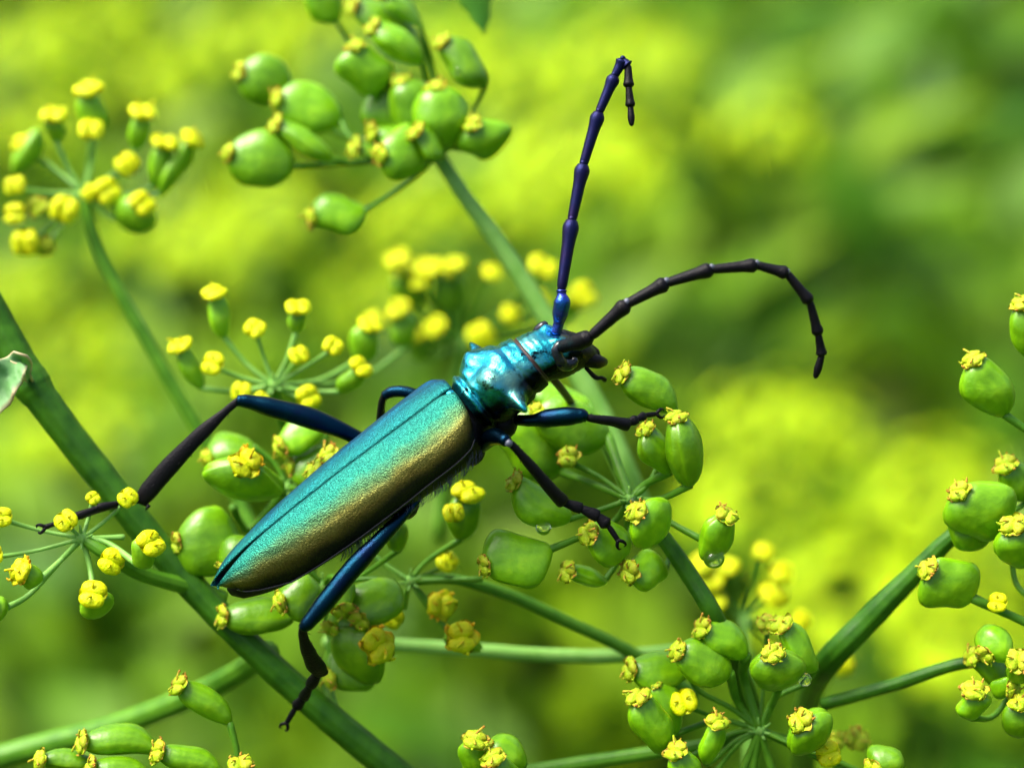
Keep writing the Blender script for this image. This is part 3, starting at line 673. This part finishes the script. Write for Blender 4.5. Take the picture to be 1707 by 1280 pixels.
# ---- leaves
def blade(label, pts, wids, mat, curl=.0, cat='leaf', edge=.0):
    """thick leaf blade along pixel path; widths in pixels"""
    pw = [P(*p) for p in pts]; pw, ws = crom(pw, wids, 6); vs, fs, av = [], [], []
    n = 9
    for i, p in enumerate(pw):
        t = (pw[min(i + 1, len(pw) - 1)] - pw[max(i - 1, 0)]).normalized(); sd_ = t.cross(-CF).normalized()
        for j in range(n):
            q = j / (n - 1) * 2 - 1
            vs.append(p + sd_ * (q * K(ws[i])) + CF * (abs(q) ** 1.5 * K(ws[i]) * curl + edge * K(6) * math.sin(i * 1.3 + q * 3) * abs(q)))
            av.append(abs(q) ** 3)
    for i in range(len(pw) - 1):
        for j in range(n - 1): fs.append((i * n + j, i * n + j + 1, (i + 1) * n + j + 1, (i + 1) * n + j))
    o = mk('leaf', vs, fs, M[mat], None, attrs={'val': av}, origin=pw[0]); tag(o, label, cat)
    md = o.modifiers.new('thickness', 'SOLIDIFY'); md.thickness = K(4)
    return o
blade('pointed dark green leaf tip hanging above the top seed umbel', [(775, -60, 2.0), (790, -10, 2.0), (800, 25, 2.0), (806, 58, 2.0)], [30, 34, 20, 2], 'green_leaf', curl=.3)
blade('withered pale grey-green leaf curling at the thick stem\'s node', [(52, 640, .62), (36, 600, .3), (18, 618, .15), (-8, 650, .1), (-50, 690, .1), (-110, 720, .2)], [4, 15, 28, 36, 38, 6], 'curl', curl=-.8, edge=2.4)
# ---- water drops
def drop(label, px, py, dz, r, stretch=1.15):
    mb = MB(); mb.ball(P(px, py, dz), (K(r), K(r), K(r * stretch)), n=14, fn=lambda d: 1 - .12 * max(0, d.z) ** 2)
    tag(mb.build('water_drop', M['water'], None), label, 'water drop', 'clear water drops on the seeds')
drop('clear water drop hanging under the curved seed below the middle foot', 906, 880, .18, 13, .9)
drop('clear water drop under the seed at the tip of the short side stalk', 1190, 930, .08, 18, .95)
drop('tiny bright water drop between the paired seeds at the front foot', 1129, 789, .1, 7)
drop('water bead where the seed meets the stout forked stem', 1342, 1132, .2, 11)
drop('tiny water bead on the blurred top seed umbel', 762, 118, 1.6, 8)

# ------------------------------------------------------------------ beetle
PHI = math.radians(47)
A2 = Vector((0.775, 0.632, 0)).normalized(); R2 = Vector((0.632, -0.775, 0)).normalized(); F2 = Vector((0, 0, 1))
def c2w(v): return CR * v.x + CU * v.y + CF * v.z
BA = c2w(A2); BR = c2w(R2 * math.cos(PHI) - F2 * math.sin(PHI)); BN = c2w(-R2 * math.sin(PHI) - F2 * math.cos(PHI))
BO = P(769, 677, 0)
def B(x, y, z): return BO + BA * x + BR * y + BN * z
def interp(t, xs, ys):
    return float(np.interp(t, xs, ys))
def smoothstep_interp(t, xs, ys):
    # monotone-ish smooth interpolation through key points
    for i in range(len(xs) - 1):
        if t <= xs[i + 1]:
            u_ = (t - xs[i]) / (xs[i + 1] - xs[i])
            m0 = (ys[i + 1] - ys[max(i - 1, 0)]) / (xs[i + 1] - xs[max(i - 1, 0)]); m1 = (ys[min(i + 2, len(ys) - 1)] - ys[i]) / (xs[min(i + 2, len(ys) - 1)] - xs[i])
            h = xs[i + 1] - xs[i]
            return (2 * u_ ** 3 - 3 * u_ ** 2 + 1) * ys[i] + (u_ ** 3 - 2 * u_ ** 2 + u_) * h * m0 + (-2 * u_ ** 3 + 3 * u_ ** 2) * ys[i + 1] + (u_ ** 3 - u_ ** 2) * h * m1
    return ys[-1]
bm = MB()   # the body: abdomen, thorax, head and six legs
# spine keys: x, z centre, half width, half height(up), half height(down)
SP = [(-2.00, .02, .03, .03, .03), (-1.95, .01, .09, .09, .08), (-1.7, -.02, .19, .15, .14), (-1.2, -.05, .26, .20, .19), (-.7, -.07, .29, .22, .22), (-.3, -.08, .31, .2, .25), (-.08, -.07, .28, .16, .25), (.0, -.06, .20, .14, .21),
      (.045, -.055, .205, .19, .21), (.08, -.05, .235, .215, .215), (.14, -.05, .245, .215, .22), (.22, -.05, .262, .225, .225), (.32, -.05, .262, .225, .225), (.41, -.055, .25, .22, .22), (.48, -.065, .226, .2, .21), (.545, -.075, .214, .188, .2), (.565, -.08, .205, .178, .195),
      (.585, -.082, .198, .172, .19), (.64, -.10, .194, .175, .225), (.70, -.12, .184, .168, .245), (.76, -.145, .165, .145, .245), (.83, -.19, .148, .13, .22), (.89, -.25, .125, .11, .17), (.93, -.30, .09, .08, .11), (.95, -.33, .03, .03, .04)]
xs = [k[0] for k in SP]
def sp(x): return [smoothstep_interp(x, xs, [k[i] for k in SP]) for i in range(1, 5)]
nr = 96
stations = list(np.linspace(-2.0, -.1, 40)) + list(np.linspace(-.08, .95, 130))
vs, fs, mi, dk = [], [], [], []
def g2(a, b, s1, s2): return math.exp(-(a / s1) ** 2 - (b / s2) ** 2)
for x in stations:
    zc, hw, hu, hd = sp(x)
    for j in range(nr):
        q = 2 * math.pi * j / nr; c, s = math.cos(q), math.sin(q)
        y, z = c * hw, s * (hu if s > 0 else hd)
        e = 0.0
        if 0.03 < x < .57:                                     # pronotum relief
            qd = math.degrees(q); qd = qd - 360 if qd > 180 else qd
            for sgn, qs in ((1, 8), (-1, 172)):
                dq = qd - qs; dq = dq + 360 if dq < -180 else dq
                e += .15 * g2(x - .315, dq, .045, 12) + .03 * g2(x - .3, dq, .11, 30)
            e += .055 * g2(x - .25, qd - 54, .08, 20) + .055 * g2(x - .25, qd - 126, .08, 20)
            e += .02 * g2(x - .38, qd - 90, .07, 20) - .018 * g2(x - .22, qd - 90, .14, 9)
            e -= .022 * math.exp(-((x - .115) / .018) ** 2) + .016 * math.exp(-((x - .445) / .02) ** 2) + .02 * math.exp(-((x - .56) / .008) ** 2)
            e += .0035 * math.sin(x * 60 + qd * .05) * math.sin(qd * .11 + x * 21) * (1 if s > -.3 else 0)
        elif x >= .57:
            qd = math.degrees(q); qd = qd - 360 if qd > 180 else qd
            e += .05 * g2(x - .79, qd - 62, .05, 18) + .05 * g2(x - .79, qd - 118, .05, 18)   # antennal tubercles
            e -= .02 * g2(x - .78, qd - 90, .08, 14)
            e += .0012 * math.sin(x * 150 + qd * .02)
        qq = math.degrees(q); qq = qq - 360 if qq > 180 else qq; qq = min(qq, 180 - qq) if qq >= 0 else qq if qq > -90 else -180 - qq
        if x < .57: dk.append(min(1, max(0, (44 - qq) / 22)) * (1 - min(1, 1.7 * g2(x - .315, qq - 10, .05, 16))) if x > .03 else 1)  # pronotum and head flanks blackened in the colour for dark reflections
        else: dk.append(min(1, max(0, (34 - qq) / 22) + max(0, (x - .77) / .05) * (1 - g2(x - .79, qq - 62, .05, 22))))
        r0 = math.hypot(y, z); k = (r0 + e) / max(r0, 1e-6)
        vs.append(B(x, y * k, zc + z * k))
for i in range(len(stations) - 1):
    x = .5 * (stations[i] + stations[i + 1])
    for j in range(nr):
        fs.append((i * nr + j, (i + 1) * nr + j, (i + 1) * nr + (j + 1) % nr, i * nr + (j + 1) % nr))
        q = 360 * (j + .5) / nr; q = q - 360 if q > 180 else q
        up = -12 < q < 192 or q < -168
        if x < .035: mi.append(1)
        elif .552 < x < .578: mi.append(3)
        elif x < .57: mi.append(0 if up else 1)
        else: mi.append(0 if up and x < .86 else 1)
fs.append(tuple(range(nr))); mi.append(1); fs.append(tuple((len(stations) - 1) * nr + j for j in range(nr - 1, -1, -1))); mi.append(1)
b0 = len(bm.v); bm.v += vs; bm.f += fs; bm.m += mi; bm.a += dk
# mandibles, labrum and palps
for s_ in (1, -1):
    bm.tube([B(.85, .07 * s_, -.31), B(.905, .09 * s_, -.39), B(.94, .065 * s_, -.455), B(.945, .012 * s_, -.49)], [.06, .05, .034, .008], sub=4, n=10, mi=1)
    bm.tube([B(.82, .09 * s_, -.37), B(.83, .13 * s_, -.46), B(.86, .14 * s_, -.49), B(.87, .13 * s_, -.535)], [.014, .018, .014, .018], sub=3, n=8, mi=1)
bm.ball(B(.90, 0, -.37), (.06, .06, .045), n=8, mi=1)
# grey fringe of fine hairs on the belly
for i in range(420):
    x_ = rnd.uniform(-1.25, -.08); zc, hw, hu, hd = sp(x_); q = math.radians(rnd.uniform(-75, -8)) if i % 4 else math.radians(rnd.uniform(-172, -105))
    p = B(x_, math.cos(q) * hw, zc + math.sin(q) * hd); o_ = (BR * math.cos(q) + BN * math.sin(q)).normalized()
    bm.tube([p, p + o_ * .03 - BA * .015, p + o_ * .045 - BA * .04], [.0022, .0018, .0006], n=3, mi=4)
# coxae
for x_, s_ in ((.14, 1), (.14, -1), (-.14, 1), (-.14, -1), (-.72, 1), (-.72, -1)):
    bm.ball(B(x_, .13 * s_, -.25), (.1, .1, .11), n=9, mi=1)
# legs: lists of (px, py, dz, r px); slots 2 blue, 1 black, 3 brown
FLATREF = CF
def limb(pts, mi_, sub=6, flat=None):
    bm.tube([P(p[0], p[1], p[2]) for p in pts], [K(p[3]) for p in pts], sub=sub, n=16, mi=mi_, flat=flat)
def tarsus(pts, rads):
    for i in range(len(pts) - 1):
        a, b = P(*pts[i]), P(*pts[i + 1]); r0, r1 = K(rads[i]), K(rads[i + 1])
        last = i == len(pts) - 2
        bm.tube([a.lerp(b, -.08), a.lerp(b, .3), a.lerp(b, .75), a.lerp(b, 1.02)], [r0 * .55, r0 * .75, (r0 if not last else r0 * .7), r1 * (.7 if last else .9)], sub=3, n=10, mi=1, flat=(CF, .6))
    d = (P(*pts[-1]) - P(*pts[-2])).normalized(); e = P(*pts[-1]); sd_ = d.cross(CF).normalized()
    for s_ in (-1, 1):                                          # two claws
        bm.tube([e, e + d * K(7) + sd_ * (s_ * K(6)), e + d * K(14) + sd_ * (s_ * K(7)) + CF * K(4), e + d * K(16) + sd_ * (s_ * K(3)) + CF * K(9)], [K(3.4), K(3), K(2), K(.8)], sub=3, n=7, mi=1)
def spines(a, b, r, n=18):                                       # short bristles along a tibia
    a, b = P(*a), P(*b); d = (b - a).normalized()
    for i in range(n):
        t = (i + .5) / n; q = i * 2.4; sd_ = (d.cross(CF).normalized() * math.cos(q) + CF * math.sin(q))
        p = a.lerp(b, t) + sd_ * K(r * (.6 + .35 * t)); bm.tube([p, p + sd_ * K(3.5) + d * K(5)], [K(.8), K(.25)], n=4, mi=1)
# left hind
limb([(640, 762, .45, 9), (592, 728, .40, 13), (520, 698, .34, 18.5), (455, 680, .30, 17), (415, 670, .27, 12.5), (396, 668, .25, 10)], 2)
limb([(398, 667, .25, 6), (380, 682, .26, 6.5), (330, 728, .30, 13), (280, 780, .35, 16), (250, 815, .38, 16), (234, 836, .4, 13)], 1, flat=(CF, .55))
limb([(248, 842, .38, 4), (243, 850, .36, 1.2)], 1, sub=2); spines((380, 682, .26), (240, 828, .38), 11)
tarsus([(232, 834, .38), (200, 838, .33), (164, 846, .28), (118, 864, .22), (76, 878, .18)], [8, 7.5, 7.5, 6, 7])
limb([(196, 844, .36, 2.6), (166, 852, .31, 2.6), (134, 864, .26, 2.2)], 3, sub=3)
# right hind
limb([(704, 818, .02, 7), (684, 846, -.06, 8), (640, 892, -.16, 12.5), (590, 945, -.22, 16.5), (545, 1000, -.26, 16), (515, 1036, -.28, 12.5), (504, 1048, -.28, 9)], 2)
limb([(505, 1046, -.27, 7), (506, 1062, -.2, 8.5), (515, 1088, -.08, 13), (527, 1110, .05, 17), (536, 1122, .12, 13)], 1, flat=(CF, .6))
tarsus([(533, 1116, .12), (517, 1143, .26), (506, 1162, .38), (492, 1180, .46), (478, 1204, .5)], [11, 10, 11, 7, 6])
spines((505, 1055, -.2), (530, 1115, .05), 13, 12)
# right mid
limb([(800, 742, .02, 14), (822, 728, -.12, 15), (840, 733, -.27, 11), (846, 736, -.3, 9)], 2)
limb([(846, 736, -.31, 6), (858, 746, -.3, 6.5), (890, 782, -.22, 9), (918, 815, -.14, 10.5), (938, 836, -.07, 12)], 1)
limb([(845, 737, -.33, 6.5), (852, 741, -.33, 6)], 4, sub=2)
tarsus([(936, 836, -.05), (968, 847, -.03), (996, 860, -.02), (1014, 876, -.01), (1030, 900, .0)], [10, 11, 12, 7, 6.5]); spines((856, 744, -.3), (935, 832, -.08), 10, 22)
# right front
limb([(862, 700, .0, 9), (885, 701, -.08, 10), (915, 697, -.14, 15.5), (945, 694, -.17, 16), (968, 693, -.18, 12.5), (978, 695, -.18, 9)], 2)
limb([(976, 695, -.18, 6), (990, 698, -.17, 7), (1020, 702, -.12, 8.5), (1046, 708, -.06, 11)], 1)
tarsus([(1044, 706, -.05), (1062, 699, -.02), (1076, 692, .02), (1094, 690, .06)], [9, 8, 6, 5]); spines((980, 696, -.18), (1044, 706, -.06), 8, 14)
# left mid
limb([(712, 668, .35, 11), (680, 654, .36, 10), (655, 653, .38, 10), (640, 660, .4, 8.5)], 2); limb([(641, 658, .4, 6), (636, 675, .45, 6.5), (634, 705, .55, 8), (630, 740, .62, 9)], 1)
# left front
limb([(905, 615, .3, 9), (925, 635, .35, 7), (948, 665, .62, 7), (968, 695, 1.0, 7), (985, 715, 1.3, 5)], 3)
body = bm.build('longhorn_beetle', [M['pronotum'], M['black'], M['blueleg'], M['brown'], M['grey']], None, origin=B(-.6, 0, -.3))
tag(body, 'iridescent teal longhorn beetle with long dark antennae, clinging to the parsnip seeds', 'beetle')
# wing cases
EX = [0.0, .04, .12, .25, .45, .65, .80, .90, .96, .99, 1.0]
EA = [.24, .315, .352, .345, .33, .295, .235, .17, .10, .045, .015]
EB = [.17, .20, .212, .228, .248, .256, .252, .225, .19, .165, .15]
for sgn in (1, -1):
    nl, nt_ = 90, 36; vs, fs, av = [], [], []
    for i in range(nl + 1):
        t = i / nl; t = t ** 1.0
        a, b_ = smoothstep_interp(t, EX, EA), smoothstep_interp(t, EX, EB)
        zlo = interp(t, [0, .06, .8, 1], [.02, -.02, -.01, .12])
        gap = .0015 + .028 * max(0, (t - .72) / .28) ** 1.6 + .02 * max(0, (.05 - t) / .05)
        for j in range(nt_ + 1):
            s_ = j / nt_; q = math.radians(90 - 97 * s_)
            y = math.cos(q) ** .92 if math.cos(q) > 0 else 0
            y = gap + (a - gap) * y; z = zlo + (b_ - zlo) * math.sin(q)
            z -= .008 * math.exp(-(s_ / .02) ** 2)                       # suture dips
            z += .018 * math.exp(-((t - .05) / .05) ** 2 - ((s_ - .62) / .14) ** 2)      # shoulder knob
            z += (.006 * math.exp(-((s_ - .30) / .035) ** 2) + .006 * math.exp(-((s_ - .55) / .035) ** 2)) * min(1, t / .15) * max(0, 1 - t / .9) + .0025 * math.sin(t * 23 + s_ * 9) * math.sin(s_ * 17 + t * 11)
            z -= .012 * math.exp(-((t - .09) / .06) ** 2 - ((s_ - .3) / .16) ** 2)
            xx = .03 - 2.06 * t - .05 * (1 - s_) * math.exp(-t / .05) * (0.0) - .055 * (s_ ** 2.2) * math.exp(-t / .05) + (.03 * s_ if t > .95 else 0)
            if sgn < 0: xx -= .03 * t
            vs.append(B(xx, sgn * y, z)); av.append(sgn * s_)
    m = nt_ + 1
    for i in range(nl):
        for j in range(nt_):
            f = (i * m + j, i * m + j + 1, (i + 1) * m + j + 1, (i + 1) * m + j)
            fs.append(f if sgn < 0 else f[::-1])
    o = mk('elytron', vs, fs, M['elytra'], body, attrs={'val': av})
    md = o.modifiers.new('thickness', 'SOLIDIFY'); md.thickness = .014; md.offset = -1
    mb = MB(); mb.tube([vs[i * m + nt_] + BR * (sgn * .004) for i in range(3, nl - 2, 3)], [.007] * len(range(3, nl - 2, 3)), n=7); mb.build('margin', M['eye'], o)
    o['label'] = 'gold-green flanked wing case' if sgn > 0 else 'blue-green wing case on the far flank'
# scutellum
mb = MB(); mb.ball(B(-.02, 0, .15), (.05, .05, .025), n=8, axes=(BA, BR, BN), fn=lambda d: 1 - .3 * max(0, -d.x)); mb.build('scutellum', M['pronotum'], body)
# eyes: kidney round the antenna base
for s_ in (1, -1):
    mb = MB(); pts = []
    for i in range(9):
        q = math.radians(70 + 220 * i / 8)
        x_, z_ = .775 + .075 * math.cos(q), -.105 + .085 * math.sin(q)
        pts.append(B(x_, s_ * (.155 - .03 * max(0, math.sin(q))), z_))
    mb.tube(pts, [.025, .035, .043, .048, .05, .05, .048, .042, .03], sub=4, n=14)
    mb.build('eye', M['eye'], body)
# antennae
def antenna(nodes_, scape, base_r, tip_r, mats, label):
    mb = MB()
    mb.tube([P(*p[:3]) for p in scape], [K(p[3]) for p in scape], sub=6, n=16, mi=0)
    n = len(nodes_) - 1
    for i in range(n):
        a, b = P(*nodes_[i]), P(*nodes_[i + 1]); r = base_r + (tip_r - base_r) * i / n
        last = i == n - 1
        mid = (a + b) / 2
        mb.tube([a.lerp(b, -.02), a.lerp(b, .12), a.lerp(b, .6), a.lerp(b, .9), a.lerp(b, 1.01)], [K(r * .55), K(r * .72), K(r * .85), K(r * (1.12 if not last else .6)), K(r * (.8 if not last else .25))], sub=3, n=12, mi=1 if i < 6 else 2)
        if not last and i < 6:
            d = (b - a).normalized(); mb.ball(b - CF * K(r * .25) + CU * K(r * .3), (K(r * .5),) * 3, n=6, mi=3)
    o = mb.build('antenna', mats, body); o['label'] = label
antenna([(936, 482, -.02), (953, 369, .02), (972, 276, .04), (998, 189, .05), (1024, 128, .06), (1038, 101, .06), (1047, 110, .05), (1048, 145, .03), (1051, 178, .02), (1053, 210, .0)],
        [(926, 556, .03, 9), (931, 540, .02, 9), (934, 522, .0, 13.5), (937, 504, -.02, 14), (936, 490, -.02, 8), (936, 484, -.02, 9)], 12.5, 6.5, [M['scape'], M['violet'], M['black'], M['violet']], 'blue-violet antenna hooked at its tip')
antenna([(986, 560, -.3), (1045, 507, -.36), (1111, 472, -.4), (1186, 449, -.42), (1261, 442, -.42), (1312, 456, -.4), (1350, 503, -.36), (1364, 557, -.3), (1370, 592, -.26), (1359, 630, -.22)],
        [(938, 578, -.12, 11), (950, 574, -.17, 11), (966, 569, -.23, 15), (978, 564, -.28, 14), (985, 561, -.3, 9)], 12.5, 7.5, [M['black'], M['black'], M['black'], M['grey']], 'black antenna arching in a wide curve')
